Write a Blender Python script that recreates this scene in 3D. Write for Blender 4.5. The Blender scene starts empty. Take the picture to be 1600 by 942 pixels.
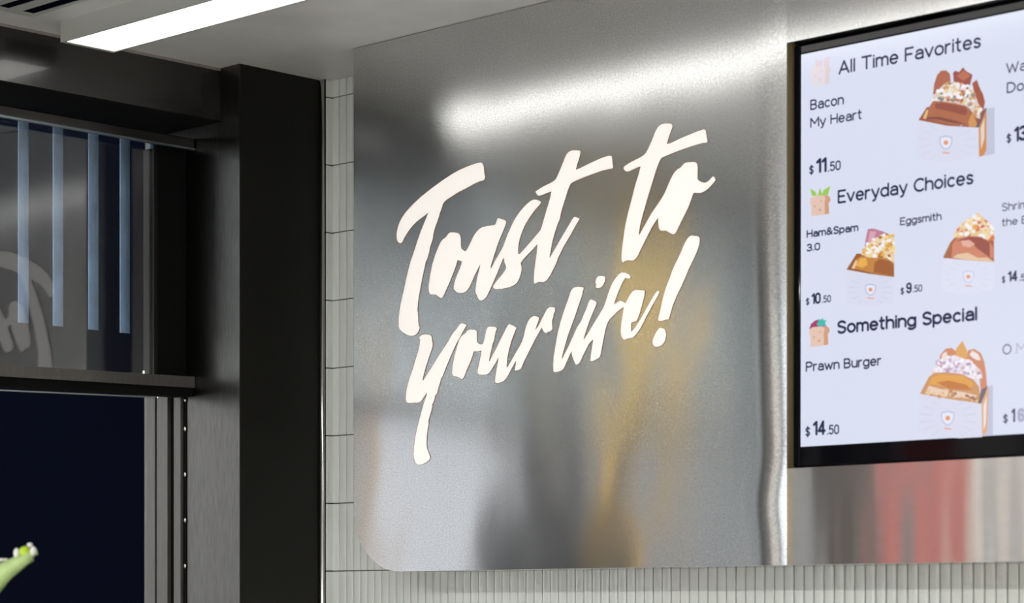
import bpy, bmesh, math, random
from mathutils import Vector
from mathutils.geometry import tessellate_polygon
R = random.Random(7)
SC = bpy.context.scene
COL = SC.collection
# ------------------------------------------------------------------ camera
# world: steel wall runs along X (faces -Y), window wall runs along Y (faces +X); corner at the origin
f = 3754.0; HY = 953.0; CXP = 800.0
NA, NB = 3861/5385.3, 3754/5385.3
FW = (-NB, NA); RT = (NA, NB)
CAM = (3.933, -3.485, 1.5)
cd = bpy.data.cameras.new('camera'); cam = bpy.data.objects.new('camera', cd); COL.objects.link(cam)
cam.location = CAM
cam.rotation_euler = (math.pi/2, 0, math.atan2(-FW[0], FW[1]))
cd.sensor_fit = 'HORIZONTAL'; cd.sensor_width = 36; cd.lens = f/1600*36
cd.shift_x = 0; cd.shift_y = (HY-471)/1600
cd.clip_start = .05; cd.clip_end = 100
cd.dof.use_dof = True; cd.dof.focus_distance = 4.85; cd.dof.aperture_fstop = 4.8
SC.camera = cam
# ------------------------------------------------------------------ sky and exposure
w = bpy.data.worlds.new('world'); SC.world = w; w.use_nodes = True
bg = w.node_tree.nodes['Background']
bg.inputs[0].default_value = (.93, .97, 1.0, 1); bg.inputs[1].default_value = 2.3
SC.view_settings.view_transform = 'Standard'; SC.view_settings.look = 'None'
SC.view_settings.exposure = 0.0; SC.view_settings.gamma = 1.0; SC.view_settings.use_curve_mapping = False
LAMP = 5.0          # strength of the ceiling light diffusers
CEIL = 2.655

# ------------------------------------------------------------------ helpers
def P(px, py, ax, val):
    """point of the photograph on a plane of the room"""
    u = (px-CXP)/f; d = (FW[0]+u*RT[0], FW[1]+u*RT[1], (HY-py)/f)
    t = (val-CAM[ax])/d[ax]
    return Vector([CAM[i]+t*d[i] for i in range(3)])
def M(px, depth):
    """ground position of something seen mirrored in the steel wall"""
    u = (px-CXP)/f; x = CAM[0]+depth*(FW[0]+u*RT[0]); y = CAM[1]+depth*(FW[1]+u*RT[1])
    return x, -.34-y
def mat(name, col, rough=.5, metal=0, emit=None, es=0, aniso=0, bump=None, noise=None, tz=False, trans=0, coat=0, spec=.5, ior=1.5):
    m = bpy.data.materials.new(name); m.use_nodes = True; nt = m.node_tree; N = nt.nodes; L = nt.links
    b = N['Principled BSDF']
    b.inputs['Base Color'].default_value = (*col, 1); b.inputs['Roughness'].default_value = rough
    b.inputs['Metallic'].default_value = metal; b.inputs['Anisotropic'].default_value = aniso
    b.inputs['Transmission Weight'].default_value = trans; b.inputs['Coat Weight'].default_value = coat
    b.inputs['Specular IOR Level'].default_value = spec; b.inputs['IOR'].default_value = ior
    if emit: b.inputs['Emission Color'].default_value = (*emit, 1); b.inputs['Emission Strength'].default_value = es
    if tz:
        cv = N.new('ShaderNodeCombineXYZ'); cv.inputs[2].default_value = 1; L.new(cv.outputs[0], b.inputs['Tangent'])   # brushed along x: reflections smear in z
    tc = N.new('ShaderNodeTexCoord')
    if noise:   # (scale xyz, scale, lo, hi): colour grain
        mp = N.new('ShaderNodeMapping'); mp.inputs['Scale'].default_value = noise[0]; L.new(tc.outputs['Object'], mp.inputs[0])
        n = N.new('ShaderNodeTexNoise'); n.inputs['Scale'].default_value = noise[1]; n.inputs['Detail'].default_value = 4
        L.new(mp.outputs[0], n.inputs['Vector'])
        r = N.new('ShaderNodeMapRange'); r.inputs['From Min'].default_value = .3; r.inputs['From Max'].default_value = .7
        r.inputs['To Min'].default_value = noise[2]; r.inputs['To Max'].default_value = noise[3]; L.new(n.outputs['Fac'], r.inputs[0])
        v = N.new('ShaderNodeVectorMath'); v.operation = 'SCALE'; v.inputs[0].default_value = col
        L.new(r.outputs[0], v.inputs['Scale']); L.new(v.outputs[0], b.inputs['Base Color'])
    if bump:    # list of (scale xyz, scale, distance)
        prev = None
        for sc, s, dist in bump:
            mp = N.new('ShaderNodeMapping'); mp.inputs['Scale'].default_value = sc; L.new(tc.outputs['Object'], mp.inputs[0])
            n = N.new('ShaderNodeTexNoise'); n.inputs['Scale'].default_value = s; n.inputs['Detail'].default_value = 2
            L.new(mp.outputs[0], n.inputs['Vector'])
            bp = N.new('ShaderNodeBump'); bp.inputs['Distance'].default_value = dist; L.new(n.outputs['Fac'], bp.inputs['Height'])
            if prev: L.new(prev.outputs[0], bp.inputs['Normal'])
            prev = bp
        L.new(prev.outputs[0], b.inputs['Normal'])
    return m
def link(name, me, m, parent=None):
    for p in (m if isinstance(m, (list, tuple)) else [m]): me.materials.append(p)
    o = bpy.data.objects.new(name, me); COL.objects.link(o)
    if parent: o.parent = parent
    return o
def tag(o, label=None, cat=None, group=None, kind=None):
    if label: o['label'] = label
    if cat: o['category'] = cat
    if group: o['group'] = group
    if kind: o['kind'] = kind
    return o
def empty(name, loc):
    o = bpy.data.objects.new(name, None); COL.objects.link(o); o.location = loc; o.empty_display_size = .05
    return o
class MB:
    """collects shapes in world coordinates and links them as ONE mesh"""
    def __init__(s): s.v = []; s.f = []; s.mi = []; s.cur = 0
    def add(s, vs, fs):
        k = len(s.v); s.v += [tuple(v) for v in vs]; s.f += [tuple(i+k for i in q) for q in fs]; s.mi += [s.cur]*len(fs); return s
    def box(s, x0, x1, y0, y1, z0, z1, b=0):
        if b <= 0:
            v = [(x, y, z) for x in (x0, x1) for y in (y0, y1) for z in (z0, z1)]
            return s.add(v, [(0,1,3,2),(4,6,7,5),(0,4,5,1),(2,3,7,6),(0,2,6,4),(1,5,7,3)])
        bm = bmesh.new(); bmesh.ops.create_cube(bm, size=1)
        for v in bm.verts: v.co = Vector(((x0+x1)/2+v.co.x*(x1-x0), (y0+y1)/2+v.co.y*(y1-y0), (z0+z1)/2+v.co.z*(z1-z0)))
        bmesh.ops.bevel(bm, geom=list(bm.edges), offset=b, segments=2, profile=.5, affect='EDGES')
        bm.verts.index_update(); s.add([v.co for v in bm.verts], [[v.index for v in q.verts] for q in bm.faces]); bm.free(); return s
    def prism(s, pts, off):
        """polygon (3D points) extruded by the vector off, both caps filled"""
        n = len(pts); pts = [Vector(p) for p in pts]; off = Vector(off); k = len(s.v)
        tri = tessellate_polygon([pts])
        fs = [tuple(t) for t in tri]+[tuple(i+n for i in reversed(t)) for t in tri]
        fs += [(i, (i+1) % n, (i+1) % n+n, i+n) for i in range(n)]
        return s.add(list(pts)+[p+off for p in pts], fs)
    def tube(s, pts, rad, n=10, caps=True):
        pts = [Vector(p) for p in pts]; rad = rad if isinstance(rad, (list, tuple)) else [rad]*len(pts); vs = []; fs = []
        for i, p in enumerate(pts):
            d = (pts[min(i+1, len(pts)-1)]-pts[max(i-1, 0)]).normalized()
            a = d.cross(Vector((.13, .21, .97)) if abs(d.z) < .9 else Vector((1, 0, 0))).normalized(); b = d.cross(a)
            vs += [p+rad[i]*(a*math.cos(6.28318*j/n)+b*math.sin(6.28318*j/n)) for j in range(n)]
        for i in range(len(pts)-1): fs += [(i*n+j, i*n+(j+1) % n, (i+1)*n+(j+1) % n, (i+1)*n+j) for j in range(n)]
        if caps: fs += [tuple(range(n))[::-1], tuple(range((len(pts)-1)*n, len(pts)*n))]
        return s.add(vs, fs)
    def ball(s, c, r, sx=1, sy=1, sz=1, n=10):
        bm = bmesh.new(); bmesh.ops.create_uvsphere(bm, u_segments=n, v_segments=max(5, n//2+1), radius=r)
        bm.verts.index_update(); s.add([(c[0]+v.co.x*sx, c[1]+v.co.y*sy, c[2]+v.co.z*sz) for v in bm.verts], [[v.index for v in q.verts] for q in bm.faces]); bm.free(); return s
    def build(s, name, m, parent=None, smooth=False):
        me = bpy.data.meshes.new(name)
        o0 = parent.matrix_world.translation.copy() if False else (Vector(parent.location) if parent else Vector((0,0,0)))
        if parent and parent.parent: o0 = o0+Vector(parent.parent.location)
        me.from_pydata([tuple(Vector(v)-o0) for v in s.v], [], s.f); me.update()
        bm = bmesh.new(); bm.from_mesh(me); bmesh.ops.recalc_face_normals(bm, faces=bm.faces[:]); bm.to_mesh(me); bm.free()
        o = link(name, me, m, parent)
        for i, p in enumerate(me.polygons): p.use_smooth = smooth
        if max(s.mi, default=0): 
            for p, q in zip(me.polygons, s.mi): p.material_index = q
        return o
def box(name, m, parent, *a, b=0): return MB().box(*a, b=b).build(name, m, parent)

# ------------------------------------------------------------------ materials
GR = ((1, 1, 1), 260, .82, 1.18)
steel = mat('brushed_steel', (.63, .632, .63), .138, 1, aniso=.945, tz=True, noise=((1, 1, 1.4), 270, .80, 1.20),
            bump=[((1.0, 1, .7), 2.3, .006), ((.6, 1, 1.6), 420, .000014)])
steel_b = mat('smooth_steel', (.64, .62, .60), .13, 1, aniso=.9, tz=True, noise=((.15, 1, 3), 160, .93, 1.07),
            bump=[((2.2, 1, .35), 2.6, .003)])
def haze(m, rough, aniso, fac):
    # brushed metal: a tight lobe from the polished ground plus a wide one from the scratches
    nt = m.node_tree; N = nt.nodes; L = nt.links; a = N['Principled BSDF']; b = N.new('ShaderNodeBsdfPrincipled')
    for i, j in zip(a.inputs, b.inputs):
        if i.is_linked: L.new(i.links[0].from_socket, j)
        elif hasattr(i, 'default_value'): j.default_value = i.default_value
    b.inputs['Roughness'].default_value = rough; b.inputs['Anisotropic'].default_value = aniso
    mx = N.new('ShaderNodeMixShader'); mx.inputs[0].default_value = fac
    out = [n for n in N if n.type == 'OUTPUT_MATERIAL'][0]
    L.new(a.outputs[0], mx.inputs[1]); L.new(b.outputs[0], mx.inputs[2]); L.new(mx.outputs[0], out.inputs['Surface'])
haze(steel, .32, .6, .16); haze(steel_b, .3, .6, .25)
black_metal = mat('black_lacquered_metal', (.014, .013, .013), .26, 0, coat=.3, noise=((1, 1, 1), 30, .85, 1.15), bump=[((1, 1, 1), 5, .0006)])
grey_metal = mat('dark_bronze_metal', (.085, .080, .076), .36, .3, noise=((6, 6, .6), 40, .85, 1.15))
lampbody_dark = mat('track_metal', (.10, .093, .085), .4, .3, noise=((6, 6, .4), 40, .85, 1.15))
black_flat = mat('black_column_metal', (.009, .009, .0075), .5, spec=.25)
chrome = mat('chrome', (.75, .74, .72), .15, 1)
dull_black = mat('dull_black', (.004, .004, .004), .8, spec=.1)
ceil_m = mat('painted_ceiling', (.82, .82, .81), .42, .15, noise=((1, 1, 1), 6, .93, 1.07), bump=[((1, 1, 1), 4, .001)])
lampbody = mat('aluminium_lamp_body', (.62, .64, .62), .35, .3)
diffuser = mat('glowing_diffuser', (1, 1, 1), .5, emit=(1, .985, .95), es=LAMP)
tile_m = mat('glazed_tile', (.76, .80, .78), .12, 0, noise=((1, 1, .3), 25, .92, 1.08), bump=[((1, 1, .2), 60, .0002)])
grout = mat('grout', (.12, .105, .095), .9)
white_acr = mat('white_acrylic_glow', (.9, .86, .83), .4, emit=(1, .945, .91), es=.36)  # slight glow added to keep the letters evenly bright
brown_edge = mat('burnt_cut_edge', (.28, .14, .08), .6)
glass = mat('window_glass', (.86, .92, .92), .0, 0, trans=1, ior=1.75)
navy = mat('navy_panel', (.0032, .0042, .010), .8, spec=.0)
strip_m = mat('pale_blue_strip', (.50, .67, 1.0), .5, noise=((1, 1, 1), 18, .85, 1.1))
bezel_m = mat('glossy_black_bezel', (.004, .004, .006), .05, spec=.15)
recess_m = mat('raw_board_edge', (.16, .12, .055), .7)
wall_m = mat('plaster', (.62, .62, .60), .8)
dark_wall = mat('dark_wall_panel', (.05, .048, .045), .5)
floor_m = mat('concrete_floor', (.40, .385, .36), .6, noise=((1, 1, 1), 4, .8, 1.2))
pave = mat('pavement', (.3, .3, .3), .85, noise=((1, 1, 1), 8, .85, 1.15))

# ------------------------------------------------------------------ room shell
wb = box('wall_back', grout, None, -.0, 5.2, .004, .15, 0, CEIL); tag(wb, kind='structure')
fl = box('floor', floor_m, None, -.35, 5.2, -6.6, .15, -.1, 0); tag(fl, kind='structure')
ce = box('ceiling', ceil_m, None, -.35, 5.2, -6.6, .15, CEIL, CEIL+.1); tag(ce, kind='structure')
wr = box('wall_right', wall_m, None, 5.2, 5.3, -6.6, .15, 0, CEIL); tag(wr, kind='structure')
wf = box('wall_front', wall_m, None, -.35, 5.2, -6.7, -6.6, 0, CEIL); tag(wf, kind='structure')
# left wall: column, lintel, low wall under the hatch, pier beyond the hatch
HE = -2.22           # far end of the hatch opening
wl = MB().box(-.36, -.0035, -.02, .15, 0, CEIL).box(-.35, -.02, -.2431, -.022, 0, CEIL).build('wall_left', black_flat); tag(wl, kind='structure')
jamb_m = mat('bronze_jamb_metal', (.105, .10, .095), .3, 1, noise=((6, 6, .6), 40, .85, 1.15))
box('jamb_face', jamb_m, wl, -.35, -.0205, -.245, -.2431, .9, CEIL)
box('lintel', black_metal, wl, -.35, -.085, -5.6, -.245, 2.5425, CEIL)
box('soffit_shade', dull_black, wl, -.35, -.084, HE, -.246, 2.5405, 2.5425)  # dark sheet added so the lintel underside reads as shaded
box('parapet', dark_wall, wl, -.35, -.02, HE, -.245, 0, 1.05)
box('pier', dark_wall, wl, -.12, -.02, -2.42, HE, 0, 2.5425)
box('end_wall', wall_m, wl, -.35, -.02, -6.6, -5.0, 0, CEIL)
t1 = MB().tube([(-.0115, -.019, .002), (-.0115, -.019, CEIL-.002)], .0075, 16).build('trim_1', chrome, None, smooth=True); tag(t1, kind='structure')
t2 = box('trim_2', mat('ceiling_edge_trim', (.35, .32, .32), .4, .5), None, -.0855, -.083, -5.6, -.2455, CEIL-.006, CEIL); tag(t2, kind='structure')

# ------------------------------------------------------------------ finger tiles
PZ, PX = .1473, .0225
def tile_mesh(wd, ht, dp=.007):
    # a bar with a gently rounded front: profile along x, straight in z
    prof = [(0, 0), (0, -dp*.72), (.0012, -dp*.93), (wd*.3, -dp), (wd*.7, -dp), (wd-.0012, -dp*.93), (wd, -dp*.72), (wd, 0)]
    vs = [(x, y, 0 if y == 0 else 0) for x, y in prof]+[(x, y, ht) for x, y in prof]; n = len(prof)
    fs = [(i, i+1, i+1+n, i+n) for i in range(n-1)]+[tuple(range(n)), tuple(range(n, 2*n))[::-1]]
    me = bpy.data.meshes.new('tile'); me.from_pydata(vs, [], fs); me.update()
    bm = bmesh.new(); bm.from_mesh(me); bmesh.ops.recalc_face_normals(bm, faces=bm.faces[:]); bm.to_mesh(me); bm.free()
    me.materials.append(tile_m); return me
tm = tile_mesh(PX-.0022, PZ-.0022)
def put_tile(x, z, rot=0, y=.004, tilt=None):
    o = bpy.data.objects.new('tile', tm); COL.objects.link(o); o.parent = wb; o.location = (x, y, z)
    o.rotation_euler = (R.uniform(-.003, .003), 0, rot+R.uniform(-.012, .012))
Z0 = 1.5848
for i in range(0, 80):
    put_tile(.0012+i*PX, Z0-PZ+.0011)
for i in range(0, 18): put_tile(.0012+i*PX, Z0+.0011)
for r in range(1, 7):
    for i in range(0, 12 if r == 1 else 4): put_tile(.0012+i*PX, Z0+r*PZ+.0011)
tt = tile_mesh(PX-.0022, CEIL-(Z0+7*PZ)-.002)
for i in range(4):
    o = bpy.data.objects.new('tile', tt); COL.objects.link(o); o.parent = wb; o.location = (.0012+i*PX, .004, Z0+7*PZ+.0011)
for i in range(0, 80): put_tile(.0012+i*PX, Z0-2*PZ+.0011) if i % 1 == 0 else None
# short return tiles on the window wall, between corner and metal trim
for r in range(-2, 7):
    o = box('tile', tile_m, wl, -.003, .002, -.0185, .001, Z0+r*PZ+.0011, Z0+(r+1)*PZ-.0011, b=.0012)
box('tile', tile_m, wl, -.003, .002, -.0185, .001, Z0+7*PZ+.0011, CEIL-.001, b=.0012)

# ------------------------------------------------------------------ steel fascia
YF = -.17
fas = tag(empty('steel_fascia', (.256, YF, 1.578)), 'large brushed stainless steel wall fascia with rounded lower left corner, framing the menu screen', 'wall panel')
JX = 1.3717; BZ = 1.578; TZ = CEIL-.0015
def warped_sheet(outline_fn, name, m, x0, x1, z0, z1, nx, nz, yoff, thick=.0):
    """sheet metal front as a grid with slight buckles, with returns running back to the wall"""
    bm = bmesh.new(); g = []
    for i in range(nx+1):
        col = []
        for j in range(nz+1):
            x = x0+(x1-x0)*i/nx; z = z0+(z1-z0)*j/nz
            x, z = outline_fn(x, z)
            col.append(bm.verts.new((x, YF+yoff(x, z), z)))
        g.append(col)
    for i in range(nx):
        for j in range(nz): bm.faces.new((g[i][j], g[i+1][j], g[i+1][j+1], g[i][j+1]))
    for q in bm.faces: q.smooth = True
    loop = [g[i][0] for i in range(nx+1)]+[g[nx][j] for j in range(1, nz+1)]+[g[i][nz] for i in range(nx-1, -1, -1)]+[g[0][j] for j in range(nz-1, 0, -1)]
    back = [bm.verts.new((v.co.x, -.005, v.co.z)) for v in loop]
    n = len(loop)
    for i in range(n):
        q = bm.faces.new((loop[i], back[i], back[(i+1) % n], loop[(i+1) % n])); q.smooth = False
    bmesh.ops.recalc_face_normals(bm, faces=bm.faces[:])
    for e in bm.edges:
        if any(not q.smooth for q in e.link_faces): e.smooth = False
    for v in bm.verts: v.co -= Vector(fas.location)
    me = bpy.data.meshes.new(name); bm.to_mesh(me); bm.free()
    return link(name, me, m, fas)
RC = .135
def corner(x, z):
    # pull the lower left corner of the grid onto a quarter circle
    dx, dz = .256+RC-x, BZ+RC-z
    if dx > 0 and dz > 0:
        mx = max(dx, dz); r = math.hypot(dx, dz); k = mx/r
        return .256+RC-dx*k, BZ+RC-dz*k
    return x, z
def sm(t): t = max(0, min(1, t)); return t*t*(3-2*t)
def yo_left(x, z):
    y = 0
    e = max(0, x-(JX-.078-.017*math.exp(-((z-1.69)/.06)**2)+.004*math.sin(z*8)))          # last hand's width bows back to the seam
    y += .65*e*e
    return y
warped_sheet(corner, 'panel', steel, .256, JX-.001, BZ, TZ, 180, 110, yo_left)
def yo_low(x, z):
    e = max(0, (JX+.05)-x)/.05
    return .0013*e*e
warped_sheet(lambda x, z: (x, z), 'panel', steel_b, JX+.0012, 2.75, BZ, 1.745, 120, 10, yo_low)
warped_sheet(lambda x, z: (x, z), 'panel', steel, JX+.0012, 2.75, 2.482, TZ, 60, 12, lambda x, z: 0)
warped_sheet(lambda x, z: (x, z), 'panel', steel, 2.66, 2.75, 1.746, 2.481, 4, 10, lambda x, z: 0)
box('recess_edge', recess_m, fas, JX-.0006, JX+.0016, YF+.003, -.02, 1.745, 2.482)

# ------------------------------------------------------------------ brush lettering, cut into the steel
SG = 1005/160.0
def T(ox, oy, *pts): return [(ox+a/SG, oy+b/SG) for a, b in pts]
letters = []
letters.append(('T', T(610,240,(890,85),(850,93),(760,125),(670,165),(600,205),(500,272),(400,345),(300,425),(220,500),(150,575),(100,650),(70,730),(60,800),(65,850),(80,872),(98,880),(115,868),(140,815),(185,745),(240,680),(300,632),(345,600),(375,572),(345,650),(300,760),(265,860))
 + T(610,380,(240,60),(195,190),(160,330),(130,470),(100,600),(82,720),(80,810),(90,845),(130,880),(175,903),(210,910),(245,900),(270,875),(288,830),(272,790),(270,680),(262,665),(272,560),(280,510),(300,400),(320,300),(340,215),(343,185),(360,155),(382,75),(385,45),(400,2))
 + T(610,240,(418,825),(417,800),(432,740),(445,700),(463,655),(466,640),(480,605),(480,590),(495,555),(508,515),(512,495),(540,458),(600,420),(660,380),(740,340),(820,295),(870,275),(879,262),(884,271),(920,258),(930,225),(918,190),(917,130),(905,100))))
letters.append(('oast', T(610,240,(590,772),(570,785),(545,825),(520,838),(495,865),(470,920))
 + T(610,380,(440,115),(410,215),(390,320),(375,420),(375,460),(385,495),(400,503),(440,500),(470,520),(495,540),(512,530),(540,470),(580,380),(620,280),(645,210),(658,163),(703,178),(690,230),(660,300),(635,365),(620,425),(625,455),(650,480),(685,490),(720,483),(750,468),(780,420),(820,325),(860,245),(886,200),(870,270),(850,350),(838,430),(832,480),(850,510),(862,545),(885,566),(920,550),(945,520),(970,465))
 + T(700,300,(435,902),(480,800),(520,700),(545,640),(555,690),(568,720),(572,750),(540,800),(490,860))
 + T(760,360,(65,545),(68,565),(90,577),(150,572),(220,558),(270,538),(305,505),(330,450),(345,385),(340,340),(333,320),(355,290),(400,240),(450,190),(503,130),(495,220),(482,310),(470,400),(465,480),(468,518),(480,520),(505,505),(530,503),(560,508),(590,490),(620,450),(660,370),(690,305),(700,270),(760,150),(820,50))
 + T(810,225,(560,800),(598,735),(590,728),(555,714),(540,722),(500,790),(450,875),(412,938))
 + T(760,360,(618,278),(620,250),(630,200),(645,110),(670,20))
 + T(810,225,(385,780),(403,745),(420,660),(450,560),(485,450),(505,400),(520,380),(560,360),(660,318),(820,260),(870,248),(920,240),(930,225),(922,195),(918,125),(905,115),(860,122),(800,145),(700,190),(600,240),(562,255),(575,200),(595,140),(608,90),(605,66),(560,62),(520,65),(490,80),(465,115),(430,205),(390,300),(365,352),(330,375),(250,415),(190,450),(168,468),(180,492),(195,508),(220,504),(270,483),(325,462),(310,540),(280,640),(250,740),(225,830),(215,850),(180,890),(140,938))
 + T(700,300,(780,525),(740,570),(700,612),(688,608),(686,560),(695,490),(715,415),(750,330),(800,245),(860,165),(905,115),(912,98),(890,82),(845,73),(815,85),(760,130),(700,200),(650,275),(615,350),(580,430),(555,500),(535,550),(500,610),(460,680),(430,740),(415,755),(425,700),(445,640),(470,565),(475,545),(510,450),(545,370),(568,310),(572,292),(555,275),(500,258),(485,260),(470,310),(460,325),(380,335),(330,348),(295,375),(255,425),(220,500),(190,560),(172,583),(150,573),(125,550),(125,450),(115,420),(95,400))))
letters.append(('to', T(965,185,(525,52),(470,50),(430,58),(400,80),(370,130),(340,210),(300,300),(270,352),(230,380),(130,430),(65,470),(58,490),(70,510),(90,522),(120,515),(180,485),(228,468),(210,540),(175,650),(140,790))
 + T(965,280,(100,343),(75,460),(60,560),(48,650),(38,740),(40,800),(50,818),(75,800),(105,793),(140,800),(165,790),(195,755),(230,680),(270,600),(292,555),(340,460),(400,370),(398,420),(405,480),(420,503),(450,505),(475,502),(510,525),(550,543),(570,525),(610,440),(650,360),(690,280),(720,200),(740,140),(755,128),(800,138),(850,120),(900,80),(940,35))
 + T(965,185,(962,605),(950,580),(935,570),(920,585),(900,610),(870,630),(845,632),(810,620),(782,600),(783,540),(785,480),(778,445),(762,428),(720,430),(670,432),(645,450),(620,485),(590,497),(550,540),(520,600),(490,670),(465,730),(430,790),(380,865))
 + T(965,280,(330,338),(280,430),(240,500),(208,558),(205,545),(220,450),(245,350),(290,190))
 + T(965,185,(345,607),(375,510),(400,440),(425,390),(440,380),(560,330),(700,280),(790,252),(840,238),(875,238),(882,215),(872,180),(865,115),(845,108),(800,122),(700,162),(600,205),(520,245),(482,253),(495,200),(520,130),(538,80),(535,65))))
letters.append(('mark', T(960,360,(760,50),(735,60),(710,90),(680,145),(660,200),(620,285),(575,375),(545,460),(510,550),(480,650),(455,760),(430,865),(430,885),(445,888),(475,885),(510,872),(532,872),(545,830),(570,740),(610,640),(650,560),(690,470),(730,375),(780,270),(820,180),(835,120),(837,80),(828,62),(800,55),(780,55))))
letters.append(('dot', T(920,420,(700,578),(680,590),(650,640),(625,700),(625,725),(640,762),(665,765),(700,758),(725,740),(745,710),(755,670),(758,640),(748,600),(735,585),(718,582))))
letters.append(('y', T(620,490,(280,203),(245,210),(215,235),(230,250),(225,300),(210,370),(185,450),(155,550),(120,650),(95,750),(88,820),(90,860),(110,878),(150,875),(220,872),(240,855),(270,810),(300,765),(290,810),(265,880))
 + T(610,590,(311,312),(280,430),(255,530),(240,620),(230,700),(228,770),(240,820),(255,845),(280,855),(320,848),(360,825),(385,800),(390,780),(375,740),(355,690),(353,630),(358,540),(375,450),(370,430),(385,375),(400,330),(405,295),(415,285),(405,272),(420,240),(435,205),(435,175),(455,160),(475,80),(490,40))
 + T(620,490,(430,635),(442,630),(480,530),(530,410),(580,300),(640,190),(685,110),(660,100),(630,93),(610,115),(580,160),(550,190),(500,280),(420,400),(340,530),(280,625),(258,658),(250,655),(262,600),(290,500),(320,410),(345,340),(352,300),(345,270),(342,225),(325,210))))
letters.append(('our', T(620,490,(720,156),(690,165),(675,195),(640,212),(610,260),(590,330),(565,420),(548,510),(542,570),(545,600),(560,615),(600,618),(640,645),(655,630),(690,540),(730,450),(755,368),(790,370),(832,360),(825,410),(808,490),(795,550),(792,585),(810,598),(850,600),(895,595),(930,545),(970,480))
 + T(740,470,(245,550),(240,600),(225,680),(212,760),(210,800),(225,808),(290,792),(330,745),(370,665),(420,578),(415,620),(402,685),(440,678),(465,665),(490,600),(520,540),(560,460),(600,380),(640,310),(668,258),(680,290),(700,312),(715,317),(730,303),(750,302),(775,275),(770,250),(768,190),(778,170),(785,120),(797,105),(800,75),(785,62),(740,62),(715,90),(680,160),(640,240),(603,293),(610,260),(630,210),(642,170),(630,155),(590,150),(560,165),(530,210),(510,270),(490,360),(470,415),(420,500),(370,590),(325,665),(322,640),(330,560),(345,480),(370,390),(400,310),(420,262),(400,250),(350,225),(335,240),(300,310),(250,410),(200,510),(155,597),(148,590),(160,530),(180,450),(188,410),(198,395),(210,330),(215,300),(228,272),(215,255),(150,252),(130,270),(120,310),(105,380),(92,425),(70,432),(40,415),(30,395),(30,320))
 + T(620,490,(785,175),(770,158))))
letters.append(('life', T(850,430,(385,118),(330,113),(290,122),(265,150),(240,230),(200,340),(165,450),(135,570),(115,680),(95,800),(90,880))
 + T(740,470,(783,680),(785,695),(800,700),(860,685),(885,660))
 + T(850,430,(230,830),(270,740),(275,790),(290,825),(305,865),(320,878),(350,860),(380,790),(410,730),(440,670),(485,625),(475,690),(462,770),(455,840),(475,843),(520,820),(550,800),(565,720),(580,640),(600,540),(620,470),(640,435),(680,395),(730,345),(785,308),(775,370),(760,460),(752,550),(758,600),(785,635),(820,620),(870,612),(890,595),(940,530),(980,450))
 + T(920,420,(560,473),(600,400),(650,310),(695,230),(690,215),(675,215),(655,235),(610,310),(560,400),(510,490),(460,570),(415,622),(412,560),(418,522),(455,518),(475,500),(500,430),(525,340),(545,260),(548,212),(450,207),(425,225),(395,270),(360,338),(315,310),(285,325),(245,353),(260,300),(290,220),(330,130),(360,85),(380,97),(402,95),(410,75),(395,55),(345,33),(310,40),(270,80),(225,150),(195,230),(170,310),(145,380),(100,455),(50,535))
 + T(850,430,(440,557),(390,635),(388,620),(410,550),(440,460),(480,360),(520,270),(500,250),(455,238),(445,250),(420,320),(385,400),(355,470),(335,490),(290,590),(240,700),(175,830),(172,815),(190,740),(230,600),(270,490),(310,380),(350,260),(378,180),(375,170),(388,130))))
letters.append(('i_dot', T(920,420,(95,70),(75,90),(62,130),(75,155),(68,175),(75,188),(110,188),(135,165),(155,125),(163,90),(150,70))))
sign = tag(empty('brush_lettering', (.36, YF-.004, 1.75)), 'white brush script reading Toast to your life! on the brushed steel panel', 'lettering')
def chaikin(p):
    # round the traced outline slightly but keep sharp brush notches
    out = []; n = len(p)
    for i in range(n):
        a, b, c = Vector(p[i-1]), Vector(p[i]), Vector(p[(i+1) % n])
        d1, d2 = (b-a), (c-b)
        if d1.length < .01 or d2.length < .01: out.append(tuple(b)); continue
        ang = d1.angle(d2)
        if .12 < ang < 1.25:
            out.append(tuple(b-d1*.22)); out.append(tuple(b+d2*.22))
        else: out.append(tuple(b))
    return out
def offset(p, d):
    n = len(p); ar = sum(p[i][0]*p[(i+1) % n][1]-p[(i+1) % n][0]*p[i][1] for i in range(n)); sgn = 1 if ar > 0 else -1
    out = []
    for i in range(n):
        a, b, c = Vector(p[i-1]), Vector(p[i]), Vector(p[(i+1) % n])
        n1 = (b-a).normalized(); n2 = (c-b).normalized(); t = n1+n2
        if t.length < .3: t = n1-n2; nn = t.normalized(); out.append(tuple(b+nn*d)); continue
        t.normalize(); nn = Vector((t.y, -t.x))*sgn; k = min(1.6, 1/max(.4, abs(nn.dot(Vector((n1.y, -n1.x))))))
        out.append(tuple(b+nn*d*k))
    return out
for nm, p in letters:
    p = chaikin(chaikin(p))
    pts = [P(x, y, 1, YF-.0013) for x, y in p]; 
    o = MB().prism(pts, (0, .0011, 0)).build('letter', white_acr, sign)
    e = [P(x, y, 1, YF-.0009) for x, y in offset(p, .55)]
    MB().prism(e, (0, .0008, 0)).build('letter_edge', brown_edge, o if False else sign)
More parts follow.
